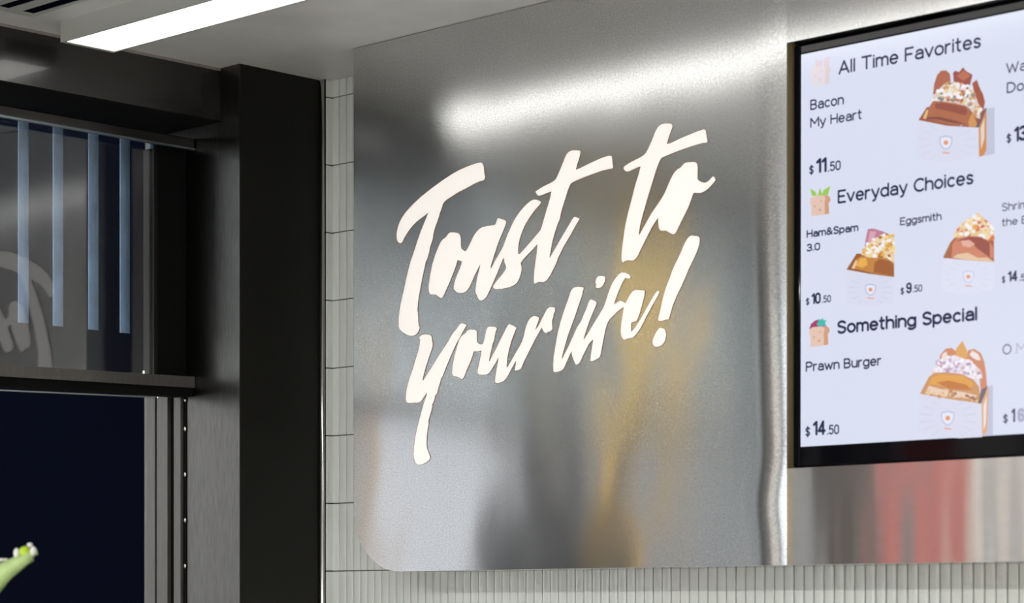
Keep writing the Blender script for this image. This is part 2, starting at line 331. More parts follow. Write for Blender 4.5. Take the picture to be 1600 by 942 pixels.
# ------------------------------------------------------------------ menu screen
YT = -.150
tv = tag(empty('menu_screen', (2.0, YT+.03, 1.745)), 'wide glossy black framed menu display recessed in the steel wall, listing toasts and prices', 'screen')
SX0, SX1, SZ0, SZ1 = 1.3883, 2.60, 1.7829, 2.4627
OX0, OX1, OZ0, OZ1 = 1.3735, 2.615, 1.7475, 2.4795
fr = MB()
def bez(x0, x1, z0, z1): fr.box(x0, x1, YT-.002, YT+.04, z0, z1, b=.0025)
bez(OX0, SX0, OZ0, OZ1); bez(SX1, OX1, OZ0, OZ1); bez(SX0-.001, SX1+.001, OZ0, SZ0); bez(SX0-.001, SX1+.001, SZ1, OZ1)
fr.build('bezel', bezel_m, tv)
box('case', black_flat, tv, OX0+.01, OX1-.01, YT+.02, -.02, OZ0+.01, OZ1-.01)
def screen_mat(name, c, e=1.0):
    return mat(name, (.02, .02, .02), .16, emit=c, es=e, spec=.5)
tv.rotation_euler.x = -.0022
scr_m = screen_mat('lit_screen', (.73, .775, .93), .93)
scr = box('screen', scr_m, tv, SX0, SX1, YT, YT+.02, SZ0, SZ1)
ink = screen_mat('screen_ink_navy', (.010, .017, .065), 1)
ink2 = screen_mat('screen_ink_faded', (.40, .42, .55), 1)
# monoline rounded alphabet -------------------------------------------------
def arc(cx, cy, rx, ry, a0, a1, n=10):
    return [(cx+rx*math.cos(math.radians(a0+(a1-a0)*i/n)), cy+ry*math.sin(math.radians(a0+(a1-a0)*i/n))) for i in range(n+1)]
X = .70; rr = .26; xo = X/2
def bowl(cx=.26): return arc(cx, xo, rr, xo, 0, 360, 18)
G = {
 'A': (.66, [[(0,0),(.33,1),(.66,0)],[(.12,.3),(.54,.3)]]),
 'B': (.58, [[(0,0),(0,1),(.3,1)]+arc(.3,.76,.22,.24,90,-90)+[(0,.52)],[(.3,.52)]+arc(.3,.26,.26,.26,90,-90)+[(0,0)]]),
 'C': (.66, [arc(.4,.5,.38,.5,50,310,18)]),
 'D': (.66, [[(0,0),(0,1),(.22,1)]+arc(.22,.5,.42,.5,90,-90,14)+[(0,0)]]),
 'E': (.5, [[(.5,1),(0,1),(0,0),(.5,0)],[(0,.52),(.42,.52)]]),
 'F': (.5, [[(.5,1),(0,1),(0,0)],[(0,.5),(.42,.5)]]),
 'H': (.6, [[(0,0),(0,1)],[(.6,0),(.6,1)],[(0,.52),(.6,.52)]]),
 'M': (.76, [[(0,0),(0,1),(.38,.35),(.76,1),(.76,0)]]),
 'O': (.8, [arc(.4,.5,.4,.5,0,360,24)]),
 'P': (.56, [[(0,0),(0,1),(.3,1)]+arc(.3,.74,.25,.26,90,-90)+[(0,.48)]]),
 'S': (.56, [[(.52,.86)]+arc(.28,.75,.25,.25,40,180,8)+[(.06,.62),(.28,.52),(.48,.42)]+arc(.28,.26,.27,.26,20,-150,10)]),
 'T': (.62, [[(0,1),(.62,1)],[(.31,1),(.31,0)]]),
 'W': (.95, [[(0,1),(.24,0),(.475,.85),(.71,0),(.95,1)]]),
 'a': (.5, [[(.5,0),(.5,.45)]+arc(.27,.45,.23,.25,0,150,8),[(.5,.4),(.25,.4)]+arc(.24,.2,.22,.2,90,270,8)+[(.4,.03),(.5,.14)]]),
 'b': (.52, [[(0,0),(0,1)],bowl()]),
 'c': (.46, [arc(.26,xo,.25,xo,50,310,12)]),
 'd': (.52, [[(.52,0),(.52,1)],bowl()]),
 'e': (.52, [[(.01,.36),(.51,.36)]+arc(.26,xo,.25,xo,5,315,16)]),
 'f': (.34, [[(.12,0),(.12,.8)]+arc(.28,.8,.16,.2,180,90,5)+[(.34,1)],[(0,X),(.32,X)]]),
 'g': (.52, [bowl(),[(.52,X),(.52,-.05)]+arc(.26,-.05,.26,.22,0,-140,9)]),
 'h': (.48, [[(0,0),(0,1)],[(0,.42)]+arc(.24,.44,.24,.26,180,0,10)+[(.48,0)]]),
 'i': (.04, [[(.02,0),(.02,X)],[(.02,.93),(.02,.96)]]),
 'l': (.04, [[(.02,0),(.02,1)]]),
 'm': (.78, [[(0,0),(0,X)],[(0,.45)]+arc(.195,.47,.195,.23,180,0,9)+[(.39,0)],[(.39,.45)]+arc(.585,.47,.195,.23,180,0,9)+[(.78,0)]]),
 'n': (.48, [[(0,0),(0,X)],[(0,.42)]+arc(.24,.44,.24,.26,180,0,10)+[(.48,0)]]),
 'o': (.52, [bowl()]),
 'p': (.52, [[(0,-.27),(0,X)],bowl()]),
 'r': (.3, [[(0,0),(0,X)],[(0,.4)]+arc(.22,.42,.22,.28,180,75,6)]),
 's': (.4, [[(.38,.6)]+arc(.2,.52,.17,.18,40,200,7)+[(.12,.39),(.3,.32)]+arc(.2,.17,.19,.17,25,-150,8)]),
 't': (.32, [[(.12,.98),(.12,.18)]+arc(.26,.16,.14,.16,180,280,5),[(0,X),(.3,X)]]),
 'u': (.48, [[(0,X),(0,.26)]+arc(.24,.26,.24,.26,180,360,10)+[(.48,X)],[(.48,.3),(.48,0)]]),
 'v': (.5, [[(0,X),(.25,0),(.5,X)]]),
 'w': (.74, [[(0,X),(.19,0),(.37,.62),(.55,0),(.74,X)]]),
 'y': (.5, [[(0,X),(.26,.02)],[(.5,X),(.22,-.2),(.08,-.27)]]),
 '&': (.66, [[(.64,0),(.14,.66)]+arc(.28,.8,.17,.18,215,-30,10)+[(.36,.56),(.16,.44)]+arc(.26,.24,.24,.24,110,300,10)+[(.62,.45)]]),
 '.': (.04, [[(.02,.0),(.02,.03)]]),
 ' ': (.2, []),
 '$': (.5, [[(.48,.78)]+arc(.25,.7,.22,.2,30,180,7)+[(.08,.56),(.25,.5),(.42,.42)]+arc(.25,.28,.23,.2,20,-160,8),[(.25,-.06),(.25,1.04)]]),
 '0': (.5, [arc(.25,.72,.25,.28,0,180,8)+arc(.25,.28,.25,.28,180,360,8)+[(.5,.72)]]),
 '1': (.26, [[(.0,.8),(.24,1),(.24,0)]]),
 '3': (.5, [arc(.23,.75,.24,.25,150,-85,10)+[(.2,.51)],[(.24,.51)]+arc(.23,.26,.26,.26,85,-155,10)]),
 '4': (.54, [[(.4,0),(.4,1),(0,.25),(.54,.25)]]),
 '5': (.5, [[(.46,1),(.06,1),(.03,.55)]+arc(.24,.32,.25,.32,120,-150,12)]),
 '6': (.5, [arc(.25,.74,.25,.26,20,180,7)+[(0,.28)]+arc(.25,.28,.25,.28,180,540,16)]),
 '9': (.5, [arc(.25,.26,.25,.26,200,360,7)+[(.5,.72)]+arc(.25,.72,.25,.28,0,360,16)]),
}
def text(s, x0, yb, x1, cap, wt=.13, m=ink, name='menu_text', gap=.17, layer=1, label=None):
    """text whose baseline starts at photo point (x0,yb), ends at x1, with the given capital height in photo pixels"""
    y = YT-.0003*layer
    a = P(x0, yb, 1, y); b = P(x1, yb, 1, y); c = P(x0, yb-cap, 1, y); H = c.z-a.z; W = b.x-a.x
    wt *= 1.3; hw = wt/2; tot = sum(G[ch][0]+gap for ch in s)-gap+wt; k = W/tot/H     # horizontal stretch
    mb = MB(); cx = hw
    def dot(px, pz):
        n = 8; vs = [(a.x+(px+hw/k*0+hw/max(k,.01)*0)*0, y, 0)]; return
    for ch in s:
        adv, st = G[ch]
        for p in st:
            q = [Vector((a.x+(cx+u)*k*H, a.z+(hw+v*(1-wt))*H)) for u, v in p]
            h = hw*H*(min(1, .55+.45*k))
            for i in range(len(q)-1):
                d = q[i+1]-q[i]
                if d.length < 1e-7: continue
                d.normalize(); nn = Vector((-d.y, d.x))*h
                vs = [q[i]+nn, q[i]-nn, q[i+1]-nn, q[i+1]+nn]
                mb.add([(v.x, y, v.y) for v in vs], [(0, 1, 2, 3)])
            for i, c2 in enumerate(q):
                mb.add([(c2.x+h*math.cos(j*.7854), y, c2.y+h*math.sin(j*.7854)) for j in range(8)], [tuple(range(8))])
        cx += adv+gap
    o = mb.build(name, m, tv)
    return o
text('All Time Favorites', 1309, 117, 1532.5, 22, .12)
text('Bacon', 1265, 172.5, 1318, 16.5, .12)
text('My Heart', 1265, 200, 1346.5, 16, .12)
text('Everyday Choices', 1308, 318.5, 1521, 21.5, .125)
text('Ham&Spam', 1259.5, 372, 1341, 12.5, .15)
text('3.0', 1259.5, 393.5, 1281.5, 12.2, .15)
text('Eggsmith', 1405.5, 352.5, 1471, 12.7, .13)
text('Shrim', 1564.5, 330.5, 1606, 13, .10)
text('the B', 1564.5, 354, 1606, 12.5, .11)
text('Something Special', 1307, 522.5, 1527.5, 21.5, .145)
text('Prawn Burger', 1258.5, 581.3, 1377.5, 16, .13)
text('Wa', 1571, 115.5, 1604, 17, .10)
text('Doi', 1572, 146, 1604, 17, .11)
text('O', 1566, 554.5, 1580.5, 16.5, .10, m=screen_mat('screen_ink_grey', (.14,.15,.24), 1))
text('.M', 1584, 552.5, 1603, 16.5, .08, m=ink2)
def price(d, big, small, xs, dollar_cap, cap_b, cap_s, m=ink):
    # xs: (x,y) starts and ends: dollar x0,x1,y ; big x0,x1,y ; small x0,x1,y
    text('$', xs[0], xs[2], xs[1], dollar_cap, .12, m=m)
    text(big, xs[3], xs[5], xs[4], cap_b, .155, m=m, gap=.2)
    if small: text(small, xs[6], xs[8], xs[7], cap_s, .125, m=m, gap=.2)
price('$', '11', '.50', (1263.5,1271,273.5, 1274.5,1291.5,271.5, 1293,1313,268.5), 15.5, 24, 15.5)
price('$', '10', '.50', (1258.5,1264.5,477.5, 1267.5,1282,476, 1284,1298,473.5), 12, 18, 11.5)
price('$', '9', '.50', (1406.5,1412.5,461, 1415.5,1424,459, 1426,1440.5,457), 12, 17.5, 11.5)
price('$', '14', '.50', (1258,1266,683, 1270,1290,681, 1292,1311,679.5), 17, 23.5, 15.5)
price('$', '14', '.5', (1565,1570.5,443, 1574.5,1589.5,441, 1591.5,1602,439.5), 12, 17.5, 11)
price('$', '13', None, (1572,1579.5,224.5, 1584,1604,222.5), 16, 25, 15)
ink3 = screen_mat('screen_ink_soft', (.07, .08, .15), 1)
price('$', '1', None, (1567,1575,662, 1580.5,1586,660.5), 15.5, 23, 15, m=ink3)
text('6', 1590, 660.3, 1601, 23, .2, m=ink2)
# pictures on the screen ------------------------------------------------------
SM = {}
def pc(c):
    if c not in SM: SM[c] = screen_mat('screen_colour_%d' % len(SM), tuple(c), 1)
    return SM[c]
class Pic:
    def __init__(s, ox, oy, sc, clip=None): s.o = (ox, oy); s.s = sc; s.k = 1; s.mb = MB(); s.m = []; s.clip = clip
    def px(s, a, b):
        x = s.o[0]+a/s.s; y = s.o[1]+b/s.s
        if s.clip: x = min(x, s.clip)
        return x, y
    def poly(s, c, *pts):
        m = pc(c); 
        if m not in s.m: s.m.append(m)
        s.mb.cur = s.m.index(m); yy = YT-.00015-.00012*s.k; s.k += 1
        q = [P(*s.px(a, b), 1, yy) for a, b in pts]
        tri = tessellate_polygon([q]); s.mb.add(q, [tuple(t) for t in tri])
    def dot(s, c, a, b, r, r2=None, n=12, rot=0):
        r2 = r2 or r
        s.poly(c, *[(a+r*math.cos(6.283*i/n+rot), b+r2*math.sin(6.283*i/n+rot)) for i in range(n)])
    def blobs(s, cols, poly, cnt, r0, r1, seed):
        rn = random.Random(seed); xs = [p[0] for p in poly]; ys = [p[1] for p in poly]; k = 0; s.kk = s.k
        while k < cnt:
            a, b = rn.uniform(min(xs), max(xs)), rn.uniform(min(ys), max(ys)); ins = False
            for i in range(len(poly)):
                (x1, y1), (x2, y2) = poly[i-1], poly[i]
                if (y1 > b) != (y2 > b) and a < (x2-x1)*(b-y1)/(y2-y1)+x1: ins = not ins
            if not ins: continue
            k += 1; n = rn.choice((5, 6, 7)); r = rn.uniform(r0, r1); ph = rn.uniform(0, 6)
            m = rn.choice(cols); s.k = s.kk+(k % 12)*.12
            s.poly(m, *[(a+r*rn.uniform(.6, 1.1)*math.cos(6.283*i/n+ph), b+r*rn.uniform(.5, .95)*math.sin(6.283*i/n+ph)) for i in range(n)])
        s.k = s.kk+3
    def logo(s, x, y, r, c1=(.42,.46,.66), c2=(.80,.30,.12)):
        sh = [(x-r,y-r*.85),(x,y-r*1.1),(x+r,y-r*.85),(x+r*.95,y+r*.2),(x+r*.55,y+r*.85),(x,y+r*1.15),(x-r*.55,y+r*.85),(x-r*.95,y+r*.2)]
        s.poly(c1, *sh); s.poly((.76,.79,.92), *[(x+(a-x)*.84, y+(b-y)*.84) for a, b in sh])
        s.dot(c2, x, y, r*.36); s.poly(c2, (x-r*.6,y+r*1.42),(x+r*.55,y+r*1.55),(x+r*.6,y+r*1.72),(x-r*.5,y+r*1.62))
    def rays(s, cx, cy, r0, r1, c, lo, hi):
        for k in range(16):
            a = 6.283*k/16+.2
            if abs(math.cos(a)) < .5: continue
            x0, y0, x1, y1 = cx+r0*math.cos(a), cy+r0*math.sin(a)*.9, cx+r1*math.cos(a), cy+r1*math.sin(a)*.75
            w_ = 4
            if not (lo < x1 < hi): continue
            s.poly(c, (x0, y0-w_*.3), (x1, y1-w_), (x1, y1+w_), (x0, y0+w_*.3))
    def build(s, name):
        o = s.mb.build(name, s.m, tv); return o
CARD = (.68,.70,.84); CARD2 = (.60,.62,.78)
p = Pic(1420, 90, 831/150)
p.poly((.52,.55,.70), (668,440),(738,430),(740,835),(610,855))
p.poly((.33,.09,.045), (80,540),(150,430),(400,380),(620,470),(668,430),(660,470),(600,605),(330,590))
p.poly((.42,.13,.075), (205,320),(215,230),(240,150),(275,112),(320,110),(352,140),(358,200),(300,290))
p.poly((.33,.08,.06), (385,215),(378,130),(400,112),(430,125),(465,82),(490,115),(548,148),(525,240),(440,245))
p.poly((.50,.16,.09), (410,160),(470,110),(530,155),(470,200))
p.poly((.36,.09,.05), (545,220),(585,190),(610,260),(640,320),(656,385),(640,470),(590,420),(560,300))
p.poly((.70,.60,.55), (180,380),(240,290),(300,230),(400,212),(500,240),(560,290),(610,430),(615,530),(580,520),(520,440),(350,385))
p.blobs([(.86,.82,.84),(.86,.82,.84),(.60,.32,.14),(.80,.62,.35),(.45,.13,.08),(.25,.24,.22),(.9,.9,.95)],
        [(185,370),(240,280),(300,225),(400,210),(520,240),(570,300),(610,450),(590,520),(540,450),(480,395),(300,380)], 150, 14, 30, 3)
p.poly((.42,.14,.07), (120,530),(165,440),(205,375),(280,378),(400,395),(500,420),(530,470),(560,560),(560,595),(360,580),(150,530))
p.poly((.30,.075,.05), (225,395),(300,392),(480,425),(510,470),(480,500),(330,460),(230,440))
p.poly((.75,.50,.22), (118,525),(150,450),(165,455),(145,530))
p.poly((.62,.30,.10), (510,560),(545,475),(585,560),(585,600),(520,598))
p.poly((.22,.06,.05), (150,515),(260,512),(400,545),(500,580),(380,565),(250,535),(150,530))
p.poly((.12,.10,.13), (575,600),(665,430),(668,445),(602,606))
p.poly(CARD, (80,545),(330,590),(600,605),(605,858),(420,890),(290,905),(150,885),(62,880),(64,560))
p.poly((.62,.25,.08), (602,605),(668,445),(668,800),(640,850),(605,858))
p.poly((.78,.66,.55), (618,610),(652,520),(650,700),(622,800))
p.rays(320, 735, 130, 250, CARD2, 66, 596); p.logo(318, 735, 56)
p.build('food_picture')
p = Pic(1220, 270, 3.77)
p.poly((.50,.20,.30), (492,430),(500,380),(512,330),(545,328),(600,345),(640,365),(666,370),(666,500),(520,500))
p.poly((.68,.36,.44), (512,400),(522,345),(560,345),(540,420))
p.poly((.30,.10,.03), (385,570),(445,475),(520,480),(666,470),(666,614),(520,595))
p.poly((.80,.62,.42), (470,480),(500,430),(560,380),(640,370),(666,380),(666,540),(560,520))
p.blobs([(.88,.84,.82),(.72,.36,.06),(.80,.50,.12),(.86,.66,.30),(.40,.14,.06),(.9,.86,.84)],
        [(470,480),(500,420),(570,370),(664,360),(664,520),(560,500)], 90, 9, 19, 5)
p.poly((.55,.23,.05), (415,560),(440,510),(475,488),(520,500),(570,500),(620,500),(666,530),(666,612),(540,590))
p.poly((.78,.42,.08), (440,545),(465,505),(500,500),(510,540),(480,560))
p.poly((.34,.11,.03), (545,585),(550,530),(580,505),(640,520),(666,545),(666,610))
p.poly((.80,.60,.36), (415,562),(440,515),(450,518),(432,566))
p.poly(CARD, (385,570),(500,592),(666,614),(666,765),(560,782),(490,788),(420,778),(380,765))
p.rays(525, 690, 70, 128, CARD2, 384, 664); p.logo(527, 688, 32)
p.build('food_picture')
p = Pic(1400, 270, 3.77)
p.poly((.80,.56,.30), (340,380),(355,330),(400,285),(450,270),(480,232),(510,262),(560,300),(576,330),(576,420),(450,400))
p.blobs([(.90,.86,.84),(.86,.66,.40),(.78,.42,.14),(.9,.88,.9),(.86,.70,.42),(.66,.20,.10)],
        [(345,375),(360,325),(410,280),(480,250),(570,320),(574,410),(460,385)], 90, 9, 20, 9)
p.poly((.42,.13,.07), (275,500),(318,410),(345,380),(576,400),(576,525),(420,515))
p.poly((.62,.24,.15), (325,500),(330,420),(355,385),(420,372),(480,375),(540,395),(572,440),(572,500),(430,500))
p.poly((.33,.09,.07), (350,400),(430,375),(500,378),(550,410),(552,500),(470,440),(440,400))
p.poly((.76,.42,.34), (380,400),(430,395),(465,420),(430,440),(390,430))
p.poly((.78,.55,.36), (330,500),(360,480),(420,470),(480,500),(540,500),(576,524),(420,514))
p.poly((.40,.16,.08), (275,500),(318,412),(325,425),(298,505))
p.poly((.71,.74,.88), (275,502),(420,515),(578,525),(576,690),(470,705),(350,708),(268,695))
p.rays(425, 612, 75, 135, (.66,.69,.84), 272, 572); p.logo(425, 612, 34, (.55,.58,.78), (.78,.32,.2))
p.build('food_picture')
p = Pic(1400, 480, 3.625)
p.poly((.52,.54,.70), (520,450),(548,440),(548,728),(500,735))
p.poly((.62,.26,.14), (240,330),(250,270),(280,235),(315,230),(340,250),(345,300),(300,340))
p.poly((.84,.72,.66), (255,300),(262,265),(285,250),(290,275),(270,305))
p.poly((.72,.38,.12), (335,300),(340,235),(375,190),(400,240),(405,310),(370,320))
p.poly((.62,.26,.14), (400,300),(405,245),(440,235),(480,260),(500,310),(510,380),(515,450),(480,480),(470,380))
p.poly((.84,.76,.74), (415,270),(430,245),(465,265),(480,300),(460,300),(440,290))
p.poly((.74,.68,.80), (200,380),(240,300),(330,270),(430,310),(480,360),(490,400),(440,420),(330,380))
p.blobs([(.88,.84,.92),(.84,.80,.92),(.55,.40,.56),(.80,.62,.58),(.9,.9,.95),(.48,.32,.40)],
        [(205,375),(240,300),(330,270),(430,310),(480,370),(470,410),(330,375)], 100, 9, 18, 12)
p.poly((.60,.30,.13), (135,490),(185,395),(215,372),(280,368),(370,378),(440,410),(470,450),(480,545),(300,520))
p.poly((.74,.36,.08), (185,440),(200,400),(240,380),(380,390),(440,430),(420,460),(260,440))
p.poly((.55,.19,.05), (230,425),(300,415),(400,440),(430,470),(300,462))
p.poly((.80,.62,.50), (165,490),(185,445),(260,465),(380,480),(460,500),(440,520),(280,505))
p.blobs([(.62,.30,.14),(.80,.60,.44),(.36,.16,.10),(.78,.52,.30)], [(170,492),(190,455),(440,485),(470,540),(300,520)], 40, 7, 14, 15)
p.poly((.18,.12,.16), (465,545),(480,470),(520,445),(505,490),(482,546))
p.poly((.72,.40,.20), (484,548),(520,450),(524,470),(515,700),(488,735))
p.poly((.84,.76,.74), (495,560),(514,500),(508,660),(496,700))
p.poly(CARD, (132,490),(300,530),(484,547),(488,735),(360,742),(180,733),(122,700))
p.rays(293, 628, 85, 160, CARD2, 128, 482); p.logo(293, 628, 38, (.48,.50,.70))
p.build('food_picture')
def icon(ox, oy, top, glare_mix=0):
    def c(a):
        b = (.76, .79, .92); return tuple(round(a[i]*(1-glare_mix)+b[i]*glare_mix, 3) for i in range(3))
    q = Pic(1220+ox, 270+oy, 3.77)
    if top == 'leaf':
        for t in [((182,135),(170,92),(200,110),(212,135)), ((214,135),(230,86),(242,132)), ((236,134),(252,100),(290,76),(275,132))]: q.poly(c((.33,.58,.08)), *t)
    if top == 'ears':
        q.poly(c((.72,.30,.32)), (196,150),(200,95),(222,105),(240,95),(238,140)); q.poly(c((.72,.30,.32)), (248,140),(252,88),(284,80),(280,136))
    if top == 'beret':
        q.poly(c((.36,.03,.13)), (170,150),(180,120),(205,98),(240,92),(262,110),(272,135),(250,140))
        q.poly(c((.04,.48,.42)), (214,120),(225,104),(220,88),(240,96),(250,82),(256,98),(272,96),(264,114),(268,134),(244,128),(226,136))
    q.poly(c((.62,.33,.20)), (250,134),(278,134),(290,148),(290,165),(280,178),(283,240),(252,247))
    q.poly(c((.76,.54,.45)), (172,150),(190,138),(248,133),(262,148),(256,170),(257,246),(178,255),(178,192),(169,178))
    for a, b, r in ((198,197,6),(236,165,5),(228,218,8)): q.dot(c((.58,.34,.22)), a, b, r, n=7)
    q.build('menu_icon')
icon(0, 0, 'leaf'); icon(0.5, -203, 'ears', .62); icon(-1, 204.5, 'beret')  # top icon paled in its colours, standing for lamp glare

# ------------------------------------------------------------------ window hatch
wd = tag(empty('window_1', (-.19, -1.3, 1.05)), kind='structure')
XS = -.17
sa = MB().box(-.2, XS, HE+.002, -.2465, 2.4955, 2.5165, b=.003).build('sash_top_rail', black_metal, wd)
box('rail_lip', mat('rail_lip_metal', (.25, .30, .33), .4, 1), wd, -.178, XS+.001, HE+.002, -.2465, 2.491, 2.4955)
# bottom rail sags a little towards the corner of the photograph
br = MB(); br.prism([(XS, -.2465, 2.003), (XS, HE, 1.965), (XS, HE, 1.942), (XS, -.2465, 1.979)], (-.03, 0, 0)); br.build('sash_bottom_rail', grey_metal, wd)
br = MB(); br.prism([(XS-.006, -.2465, 1.979), (XS-.006, HE, 1.942), (XS-.006, HE, 1.924), (XS-.006, -.2465, 1.961)], (-.05, 0, 0)); br.build('bottom_seal', dull_black, wd)
a = P(-300, 597, 0, -.336); b = P(229.5, 621, 0, -.336)
MB().prism([a, b, b+Vector((0, 0, .003)), a+Vector((0, 0, .003))], (-.003, 0, 0)).build('closing_strip', lampbody, wd)
gp = box('glass_pane', glass, wd, -.212, -.206, HE+.01, -.318, 1.955, 2.50)
for a, b_, mm in ((-.216, -.1985, dull_black), (-.252, -.222, dull_black), (-.285, -.262, dull_black)):
    box('sash_stile', black_flat if a < -.25 else mm, wd, a, b_, -.325 if a > -.22 else -.30, -.246, 1.985, 2.50, b=.002)
for xm in (-.9, -1.6): pass
# side tracks on the jamb: strips facing the camera
for x_l, x_r, y, mm in ((229.5, 242, -.252, lampbody_dark), (242, 245, -.2468, dull_black), (245, 261.5, -.256, lampbody_dark), (261.5, 271.5, -.2468, dull_black), (271.5, 282, -.254, lampbody_dark), (282, 291, -.2468, dull_black)):
    box('track', mm, wd, P(x_l, 700, 1, y).x, P(x_r, 700, 1, y).x, y, -.2455, 1.05, 1.985, b=.0006)
for z_ in (1.955, 1.892, 1.793, 1.694, 1.595, 1.496):
    o = MB().ball((-.2025, -.2475, z_), .0035, 1, .6, 1.6, 8).build('screw', chrome, wd, smooth=True)
q = P(223, 578, 0, -.19)
MB().tube([(XS-.015, q.y, 1.99), (XS-.015, q.y, 2.008)], .003, 10).build('latch_pin', chrome, wd)
o = box('hatch_sill', grey_metal, wd, -.36, .02, HE, -.2465, 1.05, 1.07, b=.003)
# strips added behind the glass, standing in for pale bars reflected in it
for i in range(5):
    yy = (-.598, -.511, -.420, -.337)[i] if i < 4 else (-.264 if i == 4 else -.598-.087*(i-4))
    ww = .0125 if i != 4 else .006
    s_ = tag(empty('pale_strip', (-.31, yy, 2.52)), None)
    mb = MB()
    for j in range(4):
        y0, y1 = yy-ww+2*ww*j/4, yy-ww+2*ww*(j+1)/4; c0, c1 = .003*math.sin(math.pi*j/4), .003*math.sin(math.pi*(j+1)/4)
        mb.add([(-.30+c0, y0, 2.10), (-.30+c1, y1, 2.10), (-.30+c1, y1, 2.5425), (-.30+c0, y0, 2.5425), (-.302+c0, y0, 2.10), (-.302+c1, y1, 2.10), (-.302+c1, y1, 2.5425), (-.302+c0, y0, 2.5425)],
               [(0,1,2,3),(4,7,6,5),(0,4,5,1),(3,2,6,7),(0,3,7,4),(1,5,6,2)])
    COLo = mb.build('pale_strip', strip_m, None)
    bpy.data.objects.remove(s_)
    COLo.name = 'pale_strip'
    nm = ['leftmost of the added pale blue strips behind the window glass', 'second added pale blue strip from the left picture edge', 'third added pale blue strip from the left picture edge', 'widest added pale blue strip nearest the dark window stile', 'thin added pale blue strip touching the dark window stile'][i]
    tag(COLo, nm, 'blind slat', 'added pale strips behind the window glass')

# ------------------------------------------------------------------ linear ceiling lights
def lamp(x0, x1, y0, y1, label, name='ceiling_light', es=LAMP):
    t = tag(empty(name, ((x0+x1)/2, (y0+y1)/2, CEIL)), label, 'light', 'linear ceiling lights')
    z0 = CEIL-.041; b = MB()
    b.box(x0, x1, y0, y0+.006, z0, CEIL-.0005); b.box(x0, x1, y1-.006, y1, z0, CEIL-.0005)
    b.box(x0, x0+.012, y0+.006, y1-.006, z0, CEIL-.0005); b.box(x1-.012, x1, y0+.006, y1-.006, z0, CEIL-.0005)
    b.build('housing', lampbody, t)
    dm = diffuser if es == LAMP else mat('bright_diffuser', (1, 1, 1), .5, emit=(1, .97, .92), es=es)
    box('diffuser', dm, t, x0+.012, x1-.012, y0+.006, y1-.006, z0+.002, z0+.012)
    return t
lamp(.0115, 3.0, -.7225, -.596, 'bright white linear ceiling light in a slim grey housing near the dark window lintel')
lamp(.6, 5.0, -4.3, -4.17, 'linear ceiling light behind the viewer, its glow reaching under the steel fascia', es=150)

# ------------------------------------------------------------------ ceiling vent
vt = tag(empty('ceiling_vent', (1.0, -.86, CEIL)), 'pale grey slotted air vent in the ceiling left of the long light', 'vent')
box('frame', lampbody, vt, .012, 1.6, -.800, -.790, CEIL-.004, CEIL-.0005)
box('frame', lampbody, vt, .012, .033, -1.02, -.800, CEIL-.004, CEIL-.0005)
box('backing', navy, vt, .02, 1.6, -1.02, -.795, CEIL-.002, CEIL-.0008)  # dark sheet stands in for the shade inside the slots
for k in range(4): box('slat', lampbody, vt, .033, 1.6, -.857-k*.0545, -.830-k*.0545, CEIL-.004, CEIL-.0005)

# ------------------------------------------------------------------ plant whose tip enters the lower left
leafm = mat('pale_green_plant', (.42, .58, .24), .45, noise=((1, 1, 1), 25, .75, 1.25)); tipm = mat('white_bud', (.80, .80, .76), .5); glow = mat('lime_leaf_inside', (.45, .65, .03), .5)
potm = mat('clay_pot', (.3, .12, .07), .8)
DZ = 3.6
def D(px, py, dz=0):
    u = (px-CXP)/f; t = DZ+dz
    return Vector((CAM[0]+t*(FW[0]+u*RT[0]), CAM[1]+t*(FW[1]+u*RT[1]), CAM[2]+t*(HY-py)/f))
pb = D(-160, 953); pb.z = 0
pl = tag(empty('potted_plant', pb), 'pale green curling plant stalk with white budded tip in front of the dark window opening', 'plant')
px_m = DZ/f
k = 1/5.81
path = [D(-160,1250), D(-120,1080), D(-60,965), D(-25,925), D(0*k,780+680*k-0), D(70*k,780+640*k), D(150*k,780+590*k), D(220*k,780+550*k), D(280*k,780+520*k), D(312*k,780+490*k), D(310*k,780+455*k)]
path.insert(0, Vector((pb.x, pb.y, .32))); 
path.insert(1, Vector((pb.x-.01, pb.y, .8)))
rad = [7, 9, 14, 17, 19, 20, 17.5, 14, 12, 9.5, 8, 6, 4]
MB().tube(path, [r*px_m for r in rad], 14).build('stalk', leafm, pl, smooth=True)
MB().ball(D(270*k, 780+415*k), 4.6*px_m, 1, 1, .8).build('bud', tipm, pl, smooth=True)
MB().ball(D(150*k, 780+490*k), 5.2*px_m, .9, .9, 1.6).build('bud', tipm, pl, smooth=True)
MB().ball(D(300*k, 780+470*k, -.005), 6.2*px_m, .8, .8, 1.2).build('bud', tipm, pl, smooth=True)
MB().ball(D(225*k, 780+480*k, .004), 9.5*px_m, 1, 1, 1.0).build('leaf', glow, pl, smooth=True)
MB().tube([D(-40, 873), D(-5, 875.5), D(12, 874)], [3*px_m, 3.5*px_m, 1.5*px_m], 8).build('leaf', tipm, pl, smooth=True)
pr = [(.10, 0), (.13, .15), (.16, .30), (.165, .32), (.15, .32), (.145, .29), (0.0, .285)]
vs = []; fs = []; n = 24
for r_, z_ in pr: vs += [(pb.x+max(r_, .0005)*math.cos(6.2832*j/n), pb.y+max(r_, .0005)*math.sin(6.2832*j/n), z_) for j in range(n)]
for i in range(len(pr)-1): fs += [(i*n+j, i*n+(j+1) % n, (i+1)*n+(j+1) % n, (i+1)*n+j) for j in range(n)]
fs.append(tuple(range(n)))
MB().add(vs, fs).build('pot', potm, pl, smooth=True)

